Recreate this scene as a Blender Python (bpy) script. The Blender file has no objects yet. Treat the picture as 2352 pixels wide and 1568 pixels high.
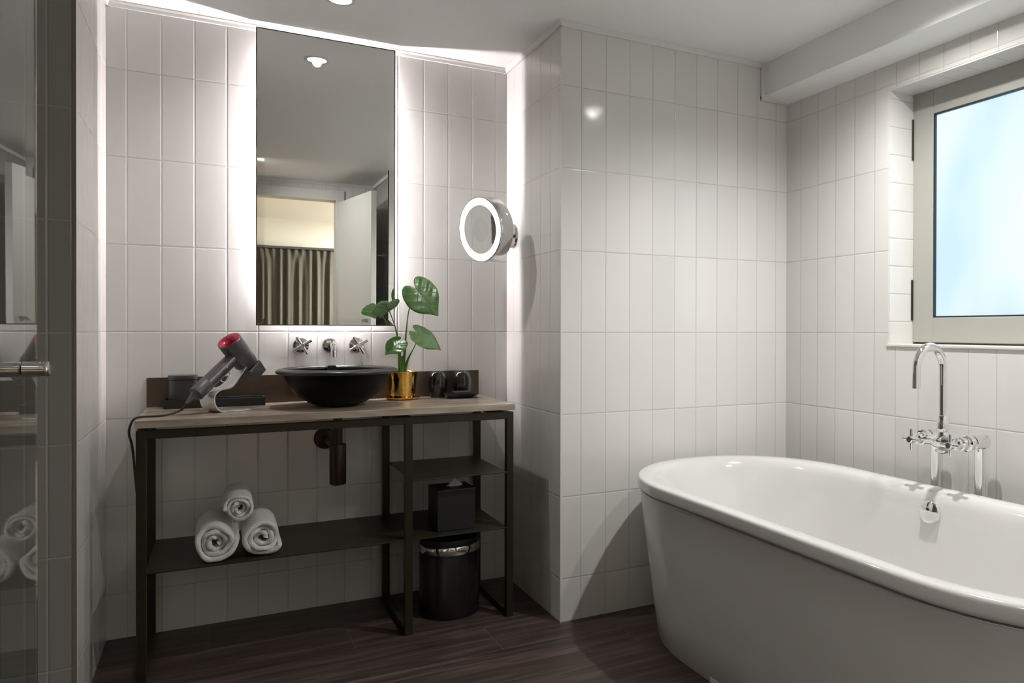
import bpy, bmesh, math, random
from mathutils import Vector, Matrix, noise
random.seed(7)
PI = math.pi
C = bpy.context.scene.collection
SC = bpy.context.scene

# ------------------------------------------------------------------ camera
YAW, PITCH, ROLL = 0.49972, -0.00503, 0.00223
cam = bpy.data.cameras.new('camera')
co = bpy.data.objects.new('camera', cam)
C.objects.link(co)
F = Vector((math.sin(YAW)*math.cos(PITCH), math.cos(YAW)*math.cos(PITCH), math.sin(PITCH)))
R0 = Vector((math.cos(YAW), -math.sin(YAW), 0))
U0 = R0.cross(F)
R = R0*math.cos(ROLL) + U0*math.sin(ROLL)
U = -R0*math.sin(ROLL) + U0*math.cos(ROLL)
m3 = Matrix((R, U, -F)).transposed()
co.matrix_world = Matrix.Translation((0, 0, 1.0657)) @ m3.to_4x4()
cam.sensor_width = 36.0
cam.sensor_fit = 'HORIZONTAL'
cam.lens = 1742.5/2352*36.0
cam.shift_x = 0.5 - 1448.8/2352
cam.shift_y = (765.63-784)/2352
cam.clip_start = 0.02
SC.camera = co

# ------------------------------------------------------------------ view
SC.view_settings.view_transform = 'Standard'
SC.view_settings.look = 'None'
SC.view_settings.gamma = 1
SC.view_settings.exposure = 0.0
SC.view_settings.use_curve_mapping = False

# ------------------------------------------------------------------ world (daylight seen by nothing but the far outside)
W = bpy.data.worlds.new('World'); SC.world = W; W.use_nodes = True
bg = W.node_tree.nodes['Background']
bg.inputs['Color'].default_value = (0.75, 0.88, 1.0, 1); bg.inputs['Strength'].default_value = 0.6

# lamp strengths
P_SINK = 6.6      # downlight over the vanity (W)
P_BATH = 24.0      # downlight over the bath
P_DOOR_FILL = 12.0       # added fill lamp by the doorway, aimed at the door leaf
P_BED = 300.0       # bedroom ceiling lamp
E_LED = 200.0       # mirror backlight strips
E_RING = 5.0       # shaving mirror ring
E_PANE = 0.98       # frosted pane, own emission in place of daylight
COL_DOWN = (1.0, 0.995, 0.965)
COL_LED = (1.0, 0.915, 0.935)

# ------------------------------------------------------------------ helpers
def link(o, parent=None):
    C.objects.link(o)
    if parent is not None: o.parent = parent
    return o

def obj(name, bm, mats, parent=None, smooth=None, mat_world=None):
    me = bpy.data.meshes.new(name)
    bm.normal_update()
    bm.to_mesh(me); bm.free()
    if not isinstance(mats, (list, tuple)): mats = [mats]
    for m in mats: me.materials.append(m)
    o = bpy.data.objects.new(name, me)
    link(o, parent)
    if smooth is not None:
        for p in me.polygons: p.use_smooth = True
        if smooth < 179:
            try: me.set_sharp_from_angle(angle=math.radians(smooth))
            except Exception: pass
    return o

def thing(name, label, cat, loc=(0, 0, 0), group=None):
    o = bpy.data.objects.new(name, None); link(o)
    o.empty_display_size = 0.05
    o.location = loc
    o['label'] = label; o['category'] = cat
    if group: o['group'] = group
    return o

def tag(o, label, cat, group=None):
    o['label'] = label; o['category'] = cat
    if group: o['group'] = group
    return o

def struct(o):
    o['kind'] = 'structure'; return o

def setparent(root):
    """parts are modelled in world coordinates; move them into the root's frame"""
    inv = Matrix.Translation(-root.location)
    for ch in root.children:
        if ch.type == 'MESH':
            ch.data.transform(inv)
            for g in ch.children:
                if g.type == 'MESH': g.data.transform(inv)
                else: g.location = g.location - root.location
        else:
            ch.location = ch.location - root.location

def box(bm, x0, x1, y0, y1, z0, z1, bev=0, mi=0, seg=2):
    M = Matrix.Translation(((x0+x1)/2, (y0+y1)/2, (z0+z1)/2)) @ Matrix.Diagonal((abs(x1-x0), abs(y1-y0), abs(z1-z0), 1))
    r = bmesh.ops.create_cube(bm, size=1, matrix=M)
    fs = set(f for v in r['verts'] for f in v.link_faces)
    for f in fs: f.material_index = mi
    if bev > 0:
        es = list(set(e for v in r['verts'] for e in v.link_edges))
        bmesh.ops.bevel(bm, geom=es, offset=bev, segments=seg, affect='EDGES', profile=0.5)
    return bm

def B(*a, **k):
    bm = bmesh.new(); box(bm, *a, **k); return bm

def ring_loft(bm, rings, close_start=False, close_end=False, mi=0, cyc=True):
    vs = [[bm.verts.new(p) for p in r] for r in rings]
    n = len(vs[0])
    for a, b in zip(vs[:-1], vs[1:]):
        for i in range(n if cyc else n-1):
            j = (i+1) % n
            f = bm.faces.new((a[i], a[j], b[j], b[i])); f.material_index = mi
    if close_start: bm.faces.new(list(reversed(vs[0]))).material_index = mi
    if close_end: bm.faces.new(vs[-1]).material_index = mi
    return vs

def lathe(bm, prof, c=(0, 0, 0), axis=(0, 0, 1), n=40, mi=0, caps=(True, True)):
    ax = Vector(axis).normalized()
    t = Vector((1, 0, 0)) if abs(ax.x) < 0.9 else Vector((0, 1, 0))
    u = ax.cross(t).normalized(); v = ax.cross(u)
    c = Vector(c)
    rings = []
    for r, h in prof:
        rings.append([c + ax*h + (u*math.cos(2*PI*i/n) + v*math.sin(2*PI*i/n))*max(r, 1e-5) for i in range(n)])
    ring_loft(bm, rings, caps[0], caps[1], mi)
    return bm

def catmull(pts, sub=8):
    P = [Vector(p) for p in pts]
    P = [P[0]*2-P[1]] + P + [P[-1]*2-P[-2]]
    out = []
    for i in range(1, len(P)-2):
        p0, p1, p2, p3 = P[i-1:i+3]
        for k in range(sub):
            t = k/sub
            out.append(0.5*((2*p1) + (p2-p0)*t + (2*p0-5*p1+4*p2-p3)*t*t + (3*p1-p0-3*p2+p3)*t**3))
    out.append(P[-2])
    return out

def tube(bm, pts, r, n=14, mi=0, caps=True):
    pts = [Vector(p) for p in pts]
    rr = r if isinstance(r, (list, tuple)) else [r]*len(pts)
    if len(rr) != len(pts):
        rr = [rr[0] + (rr[-1]-rr[0])*i/(len(pts)-1) for i in range(len(pts))]
    T = [(pts[min(i+1, len(pts)-1)]-pts[max(i-1, 0)]).normalized() for i in range(len(pts))]
    up = Vector((0, 0, 1)) if abs(T[0].z) < 0.9 else Vector((1, 0, 0))
    u = T[0].cross(up).normalized()
    rings = []
    for p, t, rad in zip(pts, T, rr):
        u = (u - t*u.dot(t)).normalized(); v = t.cross(u)
        rings.append([p + (u*math.cos(2*PI*i/n)+v*math.sin(2*PI*i/n))*rad for i in range(n)])
    ring_loft(bm, rings, caps, caps, mi)
    return bm

# ------------------------------------------------------------------ materials
def new_mat(name):
    m = bpy.data.materials.new(name); m.use_nodes = True
    return m, m.node_tree.nodes, m.node_tree.links, m.node_tree.nodes['Principled BSDF']

def pmat(name, col, rough=0.5, metal=0.0, spec=0.5, noise_amt=0.04, noise_scale=40, bump=0.0, bump_scale=200, coat=0.0, emis=None, es=0.0):
    m, N, L, b = new_mat(name)
    tc = N.new('ShaderNodeTexCoord')
    nz = N.new('ShaderNodeTexNoise'); nz.inputs['Scale'].default_value = noise_scale
    L.new(tc.outputs['Object'], nz.inputs['Vector'])
    mx = N.new('ShaderNodeMix'); mx.data_type = 'RGBA'
    lo = tuple(max(0, c*(1-noise_amt)) for c in col[:3]); hi = tuple(min(1, c*(1+noise_amt)) for c in col[:3])
    mx.inputs['A'].default_value = (*lo, 1); mx.inputs['B'].default_value = (*hi, 1)
    L.new(nz.outputs['Fac'], mx.inputs['Factor'])
    L.new(mx.outputs['Result'], b.inputs['Base Color'])
    b.inputs['Roughness'].default_value = rough
    b.inputs['Metallic'].default_value = metal
    b.inputs['Specular IOR Level'].default_value = spec
    if coat: b.inputs['Coat Weight'].default_value = coat
    if bump:
        n2 = N.new('ShaderNodeTexNoise'); n2.inputs['Scale'].default_value = bump_scale; n2.inputs['Detail'].default_value = 3
        L.new(tc.outputs['Object'], n2.inputs['Vector'])
        bp = N.new('ShaderNodeBump'); bp.inputs['Strength'].default_value = 1.0; bp.inputs['Distance'].default_value = bump
        L.new(n2.outputs['Fac'], bp.inputs['Height']); L.new(bp.outputs['Normal'], b.inputs['Normal'])
    if emis:
        b.inputs['Emission Color'].default_value = (*emis, 1); b.inputs['Emission Strength'].default_value = es
    return m

def math_node(N, L, op, a, b=None, clamp=False):
    n = N.new('ShaderNodeMath'); n.operation = op; n.use_clamp = clamp
    for i, x in enumerate((a, b)):
        if x is None: continue
        if isinstance(x, (int, float)): n.inputs[i].default_value = x
        else: L.new(x, n.inputs[i])
    return n.outputs[0]

TW, TH, TZ = 0.10133, 0.30, 1.0548
def tile_mat(name, col=(0.74, 0.725, 0.70), grout=(0.52, 0.505, 0.475), ox=0.0, oy=0.0, oz=TZ, w=TW, h=TH, rough=0.10, wavy=0.0006, tilt=0.010):
    """glazed tiles laid on vertical faces; pillowed edges, slightly uneven setting"""
    m, N, L, b = new_mat(name)
    g = N.new('ShaderNodeNewGeometry')
    sp = N.new('ShaderNodeSeparateXYZ'); L.new(g.outputs['Position'], sp.inputs[0])
    sn = N.new('ShaderNodeSeparateXYZ'); L.new(g.outputs['True Normal'], sn.inputs[0])
    mm = lambda op, a, b_=None, c=False: math_node(N, L, op, a, b_, c)
    facex = mm('GREATER_THAN', mm('ABSOLUTE', sn.outputs[0]), 0.5)
    ux = mm('DIVIDE', mm('SUBTRACT', sp.outputs[0], ox), w)
    uy = mm('DIVIDE', mm('SUBTRACT', sp.outputs[1], oy), w)
    u = mm('ADD', mm('MULTIPLY', uy, facex), mm('MULTIPLY', ux, mm('SUBTRACT', 1.0, facex)))
    facez = mm('GREATER_THAN', mm('ABSOLUTE', sn.outputs[2]), 0.5)
    v = mm('DIVIDE', mm('SUBTRACT', sp.outputs[2], oz), h)
    vz = mm('DIVIDE', mm('SUBTRACT', sp.outputs[1], oy), h)
    v = mm('ADD', mm('MULTIPLY', vz, facez), mm('MULTIPLY', v, mm('SUBTRACT', 1.0, facez)))
    fu = mm('FRACT', u); fv = mm('FRACT', v)
    du = mm('MULTIPLY', mm('MINIMUM', fu, mm('SUBTRACT', 1.0, fu)), w)
    dv = mm('MULTIPLY', mm('MINIMUM', fv, mm('SUBTRACT', 1.0, fv)), h)
    d = mm('MINIMUM', du, dv)
    def ss(x, a, c_):
        r = N.new('ShaderNodeMapRange'); r.interpolation_type = 'SMOOTHSTEP'
        r.inputs['From Min'].default_value = a; r.inputs['From Max'].default_value = c_
        L.new(x, r.inputs['Value']); return r.outputs['Result']
    mask = ss(d, 0.0008, 0.0015)
    pil = mm('MULTIPLY', ss(d, 0.0004, 0.0045), 0.0007)
    cv = N.new('ShaderNodeCombineXYZ'); L.new(mm('FLOOR', u), cv.inputs[0]); L.new(mm('FLOOR', v), cv.inputs[1]); L.new(facex, cv.inputs[2])
    wn = N.new('ShaderNodeTexWhiteNoise'); wn.noise_dimensions = '3D'; L.new(cv.outputs[0], wn.inputs['Vector'])
    sc = N.new('ShaderNodeSeparateColor'); L.new(wn.outputs['Color'], sc.inputs[0])
    tu = mm('MULTIPLY', mm('MULTIPLY', mm('SUBTRACT', sc.outputs[0], 0.5), tilt), mm('MULTIPLY', fu, w))
    tv = mm('MULTIPLY', mm('MULTIPLY', mm('SUBTRACT', sc.outputs[1], 0.5), tilt*0.6), mm('MULTIPLY', fv, h))
    nz = N.new('ShaderNodeTexNoise'); nz.inputs['Scale'].default_value = 9; nz.inputs['Detail'].default_value = 1
    L.new(g.outputs['Position'], nz.inputs['Vector'])
    wav = mm('MULTIPLY', nz.outputs['Fac'], wavy)
    hgt = mm('ADD', mm('ADD', pil, wav), mm('ADD', tu, tv))
    bp = N.new('ShaderNodeBump'); bp.inputs['Distance'].default_value = 0.001
    L.new(mm('MULTIPLY', hgt, 1000.0), bp.inputs['Height']); L.new(bp.outputs['Normal'], b.inputs['Normal'])
    mx = N.new('ShaderNodeMix'); mx.data_type = 'RGBA'
    mx.inputs['A'].default_value = (*grout, 1)
    vary = N.new('ShaderNodeMix'); vary.data_type = 'RGBA'
    vary.inputs['A'].default_value = (*[c*0.97 for c in col], 1); vary.inputs['B'].default_value = (*[min(1, c*1.03) for c in col], 1)
    L.new(sc.outputs[2], vary.inputs['Factor'])
    L.new(vary.outputs['Result'], mx.inputs['B']); L.new(mask, mx.inputs['Factor'])
    L.new(mx.outputs['Result'], b.inputs['Base Color'])
    rg = mm('SUBTRACT', 0.6, mm('MULTIPLY', mask, 0.6-rough))
    L.new(rg, b.inputs['Roughness'])
    b.inputs['Specular IOR Level'].default_value = 0.6
    return m

def wood_floor():
    m, N, L, b = new_mat('dark_wood_planks')
    g = N.new('ShaderNodeNewGeometry')
    sp = N.new('ShaderNodeSeparateXYZ'); L.new(g.outputs['Position'], sp.inputs[0])
    mm = lambda op, a, b_=None, c=False: math_node(N, L, op, a, b_, c)
    pw, pl = 0.225, 1.2
    v = mm('DIVIDE', mm('SUBTRACT', sp.outputs[1], 2.19), pw)
    row = mm('FLOOR', v)
    wr = N.new('ShaderNodeTexWhiteNoise'); wr.noise_dimensions = '1D'; L.new(row, wr.inputs['W'])
    u = mm('ADD', mm('DIVIDE', mm('SUBTRACT', sp.outputs[0], 1.27), pl), mm('MULTIPLY', row, 0.36))
    fu = mm('FRACT', u); fv = mm('FRACT', v)
    d = mm('MINIMUM', mm('MULTIPLY', mm('MINIMUM', fu, mm('SUBTRACT', 1.0, fu)), pl), mm('MULTIPLY', mm('MINIMUM', fv, mm('SUBTRACT', 1.0, fv)), pw))
    r = N.new('ShaderNodeMapRange'); r.interpolation_type = 'SMOOTHSTEP'
    r.inputs['From Min'].default_value = 0.0006; r.inputs['From Max'].default_value = 0.0018; L.new(d, r.inputs['Value'])
    cv = N.new('ShaderNodeCombineXYZ'); L.new(mm('FLOOR', u), cv.inputs[0]); L.new(row, cv.inputs[1])
    wn = N.new('ShaderNodeTexWhiteNoise'); L.new(cv.outputs[0], wn.inputs['Vector'])
    mp = N.new('ShaderNodeMapping'); mp.inputs['Scale'].default_value = (1.6, 22, 1)
    va = N.new('ShaderNodeVectorMath'); va.operation = 'MULTIPLY_ADD'
    L.new(wn.outputs['Color'], va.inputs[0]); va.inputs[1].default_value = (5, 5, 5); L.new(g.outputs['Position'], va.inputs[2])
    L.new(va.outputs[0], mp.inputs['Vector'])
    nz = N.new('ShaderNodeTexNoise'); nz.inputs['Scale'].default_value = 1.6; nz.inputs['Detail'].default_value = 6; nz.inputs['Distortion'].default_value = 0.6
    L.new(mp.outputs[0], nz.inputs['Vector'])
    cr = N.new('ShaderNodeValToRGB'); L.new(nz.outputs['Fac'], cr.inputs[0])
    e = cr.color_ramp.elements
    e[0].position = 0.25; e[0].color = (0.022, 0.015, 0.0125, 1)
    e[1].position = 0.75; e[1].color = (0.115, 0.076, 0.062, 1)
    x = cr.color_ramp.elements.new(0.5); x.color = (0.052, 0.034, 0.028, 1)
    mx = N.new('ShaderNodeMix'); mx.data_type = 'RGBA'; mx.inputs['A'].default_value = (0.10, 0.08, 0.07, 1)
    L.new(cr.outputs['Color'], mx.inputs['B']); L.new(r.outputs['Result'], mx.inputs['Factor'])
    L.new(mx.outputs['Result'], b.inputs['Base Color'])
    b.inputs['Roughness'].default_value = 0.42
    bp = N.new('ShaderNodeBump'); bp.inputs['Distance'].default_value = 0.0012; bp.inputs['Strength'].default_value = 0.7
    L.new(nz.outputs['Fac'], bp.inputs['Height']); L.new(bp.outputs['Normal'], b.inputs['Normal'])
    return m

def stone_mat():
    m, N, L, b = new_mat('brown_veined_stone')
    tc = N.new('ShaderNodeNewGeometry')
    mp = N.new('ShaderNodeMapping'); mp.inputs['Scale'].default_value = (3, 16, 16); mp.inputs['Rotation'].default_value = (0, 0, 0.06)
    L.new(tc.outputs['Position'], mp.inputs['Vector'])
    nz = N.new('ShaderNodeTexNoise'); nz.inputs['Scale'].default_value = 1.5; nz.inputs['Detail'].default_value = 7; nz.inputs['Distortion'].default_value = 0.5
    L.new(mp.outputs[0], nz.inputs['Vector'])
    cr = N.new('ShaderNodeValToRGB'); L.new(nz.outputs['Fac'], cr.inputs[0])
    e = cr.color_ramp.elements
    e[0].position = 0.3; e[0].color = (0.27, 0.205, 0.16, 1)
    e[1].position = 0.72; e[1].color = (0.56, 0.47, 0.38, 1)
    L.new(cr.outputs['Color'], b.inputs['Base Color'])
    b.inputs['Roughness'].default_value = 0.22
    return m

def glass_mat(name, col=(0.86, 0.9, 0.88), rough=0.0):
    m, N, L, b = new_mat(name)
    b.inputs['Base Color'].default_value = (*col, 1)
    b.inputs['Transmission Weight'].default_value = 1.0
    b.inputs['Roughness'].default_value = rough
    b.inputs['IOR'].default_value = 1.5
    return m

def emit_mat(name, col, s):
    m = bpy.data.materials.new(name); m.use_nodes = True
    N = m.node_tree.nodes; L = m.node_tree.links
    N.remove(N['Principled BSDF'])
    e = N.new('ShaderNodeEmission'); e.inputs[0].default_value = (*col, 1); e.inputs[1].default_value = s
    L.new(e.outputs[0], N['Material Output'].inputs[0])
    return m

def pane_mat():
    """frosted glass that emits in place of daylight; noise paints its brighter parts"""
    m = bpy.data.materials.new('frosted_daylight_glass'); m.use_nodes = True
    N = m.node_tree.nodes; L = m.node_tree.links
    b = N['Principled BSDF']
    g = N.new('ShaderNodeNewGeometry')
    mp = N.new('ShaderNodeMapping'); mp.inputs['Scale'].default_value = (1, 3.2, 1.6)
    L.new(g.outputs['Position'], mp.inputs['Vector'])
    nz = N.new('ShaderNodeTexNoise'); nz.inputs['Scale'].default_value = 1.3; nz.inputs['Detail'].default_value = 1
    L.new(mp.outputs[0], nz.inputs['Vector'])
    cr = N.new('ShaderNodeValToRGB'); L.new(nz.outputs['Fac'], cr.inputs[0])
    e = cr.color_ramp.elements
    e[0].position = 0.32; e[0].color = (0.60, 0.82, 1.0, 1)
    e[1].position = 0.66; e[1].color = (0.84, 0.955, 1.0, 1)
    L.new(cr.outputs['Color'], b.inputs['Emission Color'])
    b.inputs['Emission Strength'].default_value = E_PANE
    b.inputs['Base Color'].default_value = (0.05, 0.06, 0.07, 1)
    b.inputs['Roughness'].default_value = 0.35
    return m

def leaf_mat():
    m, N, L, b = new_mat('monstera_leaf')
    tc = N.new('ShaderNodeUVMap')
    sp = N.new('ShaderNodeSeparateXYZ'); L.new(tc.outputs[0], sp.inputs[0])
    mm = lambda op, a, b_=None, c=False: math_node(N, L, op, a, b_, c)
    av = mm('ABSOLUTE', mm('SUBTRACT', sp.outputs[1], 0.5))
    # side veins leave the midrib at an angle
    k = mm('FRACT', mm('MULTIPLY', mm('SUBTRACT', sp.outputs[0], mm('MULTIPLY', av, 0.9)), 6.5))
    vein = mm('MINIMUM', mm('ABSOLUTE', mm('SUBTRACT', k, 0.5)), 0.09)
    vein = mm('SUBTRACT', 1.0, mm('DIVIDE', vein, 0.09))
    rib = mm('SUBTRACT', 1.0, mm('DIVIDE', mm('MINIMUM', av, 0.014), 0.014))
    v = mm('MAXIMUM', mm('MULTIPLY', vein, 0.35), rib)
    nz = N.new('ShaderNodeTexNoise'); nz.inputs['Scale'].default_value = 5
    L.new(tc.outputs[0], nz.inputs['Vector'])
    cr = N.new('ShaderNodeValToRGB'); L.new(nz.outputs['Fac'], cr.inputs[0])
    e = cr.color_ramp.elements
    e[0].position = 0.35; e[0].color = (0.06, 0.15, 0.035, 1)
    e[1].position = 0.7; e[1].color = (0.12, 0.25, 0.06, 1)
    mx = N.new('ShaderNodeMix'); mx.data_type = 'RGBA'; mx.inputs['B'].default_value = (0.20, 0.34, 0.13, 1)
    L.new(cr.outputs['Color'], mx.inputs['A']); L.new(v, mx.inputs['Factor'])
    L.new(mx.outputs['Result'], b.inputs['Base Color'])
    b.inputs['Roughness'].default_value = 0.24; b.inputs['Specular IOR Level'].default_value = 0.9
    bp = N.new('ShaderNodeBump'); bp.inputs['Distance'].default_value = 0.0012
    L.new(mm('SUBTRACT', 0.0, v), bp.inputs['Height']); L.new(bp.outputs['Normal'], b.inputs['Normal'])
    tr = N.new('ShaderNodeBsdfTranslucent'); tr.inputs[0].default_value = (0.25, 0.55, 0.06, 1)
    ms = N.new('ShaderNodeMixShader'); ms.inputs[0].default_value = 0.22
    L.new(b.outputs[0], ms.inputs[1]); L.new(tr.outputs[0], ms.inputs[2])
    L.new(ms.outputs[0], N['Material Output'].inputs[0])
    return m

def terry_mat():
    m = pmat('white_terry', (0.74, 0.73, 0.71), rough=0.95, spec=0.1, bump=0.0035, bump_scale=260)
    m.node_tree.nodes['Principled BSDF'].inputs['Sheen Weight'].default_value = 0.3
    return m

M_tileM = tile_mat('white_tile_sink_wall', ox=-0.2709, oy=2.612)
M_tileB = tile_mat('white_tile_bath_end', ox=1.178, oy=2.7415)
M_tileR = tile_mat('white_tile_window_wall', ox=1.178, oy=2.4501)
M_dark = tile_mat('dark_grey_tile', col=(0.33, 0.325, 0.30), grout=(0.42, 0.41, 0.38), ox=-0.3396, oy=0.1, w=0.0535, rough=0.16, tilt=0.0, wavy=0.0)
M_reveal = tile_mat('white_tile_reveal', ox=0, oy=2.0, oz=1.0966, w=0.30, h=0.10133)
M_revealtop = tile_mat('white_tile_reveal_head', ox=0, oy=1.98, oz=1.0966, w=0.30, h=0.10133)
M_ceil = pmat('ceiling_paint', (0.93, 0.93, 0.92), rough=0.55, noise_amt=0.01, noise_scale=3)
M_cornice = pmat('white_cornice_paint', (0.74, 0.73, 0.70), rough=0.45, noise_amt=0.01)
M_grout = pmat('white_corner_bead', (0.70, 0.68, 0.64), rough=0.4)
M_floor = wood_floor()
M_stone = stone_mat()
M_bronze = pmat('dark_bronze_steel', (0.026, 0.021, 0.010), rough=0.40, metal=0.30, noise_amt=0.1)
M_splash = pmat('brown_bronze_panel', (0.075, 0.05, 0.034), rough=0.35, metal=0.2, noise_amt=0.06)
M_trap = pmat('brown_bronze_pipe', (0.06, 0.035, 0.025), rough=0.28, metal=0.7)
M_black = pmat('black_glazed_ceramic', (0.003, 0.0035, 0.004), rough=0.42, spec=0.15)
M_rimblk = pmat('black_satin_ceramic', (0.012, 0.014, 0.017), rough=0.30, spec=0.7)
M_blkgloss = pmat('black_glass', (0.008, 0.007, 0.008), rough=0.05, spec=0.8)
M_blkmat = pmat('black_leather', (0.012, 0.012, 0.013), rough=0.45, bump=0.0003, bump_scale=500)
M_grey = pmat('dark_grey_resin', (0.032, 0.030, 0.032), rough=0.5)
M_chrome = pmat('chrome', (0.86, 0.86, 0.86), rough=0.045, metal=1.0, noise_amt=0.0)
M_satin = pmat('satin_steel', (0.62, 0.62, 0.62), rough=0.25, metal=1.0)
M_mirror = pmat('silvered_mirror', (0.90, 0.91, 0.90), rough=0.0, metal=1.0, noise_amt=0.0)
M_mframe = pmat('mirror_black_edge', (0.02, 0.02, 0.02), rough=0.3)
M_brass = pmat('polished_brass', (0.80, 0.50, 0.14), rough=0.10, metal=1.0, noise_amt=0.05)
M_soil = pmat('potting_soil', (0.03, 0.02, 0.015), rough=0.95, bump=0.004, bump_scale=120)
M_leaf = leaf_mat()
M_stem = pmat('green_stem', (0.10, 0.22, 0.03), rough=0.4, noise_amt=0.25, noise_scale=15)
M_tub = pmat('white_acrylic', (0.70, 0.69, 0.67), rough=0.12, spec=0.5, noise_amt=0.0, coat=0.3)
M_tubside = pmat('white_acrylic_panel', (0.72, 0.71, 0.69), rough=0.16, noise_amt=0.0)
M_seam = pmat('brown_seam', (0.12, 0.09, 0.06), rough=0.6)
M_frame = pmat('window_frame_paint', (0.40, 0.39, 0.355), rough=0.35, noise_amt=0.01)
M_rubber = pmat('black_blue_gasket', (0.015, 0.025, 0.035), rough=0.5)
M_hinge = pmat('blackened_hinge', (0.02, 0.018, 0.012), rough=0.4)
M_pane = pane_mat()
M_terry = terry_mat()
M_tissue = pmat('white_tissue', (0.8, 0.8, 0.8), rough=0.9)
M_nickel = pmat('nickel_grey', (0.12, 0.11, 0.118), rough=0.34, metal=0.55)
M_nickel2 = pmat('dark_nickel', (0.085, 0.082, 0.088), rough=0.42, metal=0.4)
M_red = pmat('fuchsia_anodised', (0.42, 0.03, 0.075), rough=0.22, metal=0.35)
M_stand = pmat('brushed_white_metal', (0.78, 0.77, 0.78), rough=0.24, metal=0.5)
M_cord = pmat('black_rubber_cord', (0.02, 0.015, 0.012), rough=0.5)
M_glass = glass_mat('shower_glass')
M_door = pmat('white_door_paint', (0.78, 0.77, 0.74), rough=0.4, noise_amt=0.01)
M_cream = pmat('cream_wall_paint', (0.78, 0.77, 0.72), rough=0.7, noise_amt=0.01)
M_curtain = pmat('taupe_curtain', (0.075, 0.069, 0.058), rough=0.9, noise_amt=0.12, noise_scale=200)
M_carpet = pmat('beige_carpet', (0.25, 0.2, 0.15), rough=0.95)
M_ledw = emit_mat('led_white', COL_LED, E_LED*1.8)
M_ring = emit_mat('ring_light', (1.0, 0.98, 0.93), E_RING)
M_bulb = emit_mat('lamp_lens', (1.0, 0.97, 0.9), 25.0)

# ------------------------------------------------------------------ key planes (metres)
YM, YB, XS, XR = 3.1278, 2.5410, 1.0979, 2.1477
YN, XL, YK = 2.5016, -0.3312, -0.35
ZT, ZC = 2.1636, 2.185          # top of tiles, ceiling
XW = -1.40                      # far left wall

# ------------------------------------------------------------------ setting
struct(obj('floor', B(XW-0.1, 2.35, YK-0.12, YM+0.1, -0.08, 0.0), M_floor))
struct(obj('ceiling', B(XW-0.1, 2.35, YK-0.12, YM+0.1, ZC, ZC+0.1), M_ceil))
struct(obj('wall_sink', B(XL-0.1, XS+0.1, YM, YM+0.1, 0, ZC), M_tileM))
struct(obj('wall_alcove_left', B(XL-0.1, XL, YN+0.004, YM, 0, ZC), [M_tileM]))
o = bm = bmesh.new(); box(bm, XW, XL-0.1, YN, YN+0.1, 0, ZC); box(bm, XL-0.1, XL-0.0006, YN, YN+0.0038, 0, ZC)
struct(obj('wall_shower', bm, M_dark))
struct(obj('wall_alcove_right', B(XS, XS+0.1, YB+0.002, YM, 0, ZC), tile_mat('white_tile_alcove_side', ox=1.178, oy=2.7415)))
struct(obj('wall_bath_end', B(XS+0.002, XR, YB, YB+0.1, 0, ZC), M_tileB))
# nib cover strip: the dark tile turns the corner with a thin edge
struct(obj('trim_1', B(XL-0.009, XL+0.0008, YN-0.0012, YN+0.0005, 0, ZT), pmat('dark_grey_bead', (0.22, 0.19, 0.15), rough=0.4)))
struct(obj('trim_2', B(XS-0.0015, XS+0.005, YB-0.0015, YB+0.006, 0, ZT), M_grout))
# window wall, pierced by the window opening
WY0, WY1, WZ0, WZ1 = 1.37, 1.977, 1.010, 1.941
bm = bmesh.new()
box(bm, XR, XR+0.2, 0.35, YB+0.1, 0, WZ0)
box(bm, XR, XR+0.2, 0.35, YB+0.1, WZ1, ZC)
box(bm, XR, XR+0.2, WY1, YB+0.1, WZ0, WZ1)
box(bm, XR, XR+0.2, 0.35, WY0, WZ0, WZ1)
struct(obj('wall_window', bm, M_tileR))
# reveal linings (tiles laid on their sides)
struct(obj('trim_3', B(XR+0.001, XR+0.125, WY1-0.006, WY1, WZ0, WZ1), M_reveal))
struct(obj('trim_4', B(XR+0.001, XR+0.125, WY0, WY0+0.006, WZ0, WZ1), M_reveal))
struct(obj('trim_5', B(XR+0.001, XR+0.125, WY0+0.006, WY1-0.006, WZ1-0.006, WZ1), M_revealtop))
struct(obj('trim_6', B(XR-0.006, XR+0.125, WY0-0.01, WY1+0.004, WZ0-0.004, WZ0+0.006, bev=0.002), M_grout))
# boxed beam under the ceiling on the window side
BX, BZ = 2.022, 2.048
bm = bmesh.new()
vs = [bm.verts.new(p) for p in ((BX, 0.45, BZ), (XR, 0.45, 2.030), (XR, 0.45, ZC), (BX, 0.45, ZC), (BX, YB, BZ), (XR, YB, 2.030), (XR, YB, ZC), (BX, YB, ZC))]
for f in ((0, 1, 2, 3), (7, 6, 5, 4), (0, 4, 5, 1), (1, 5, 6, 2), (2, 6, 7, 3), (3, 7, 4, 0)): bm.faces.new([vs[i] for i in f])
bmesh.ops.recalc_face_normals(bm, faces=bm.faces)
struct(obj('trim_7', bm, M_ceil))
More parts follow.
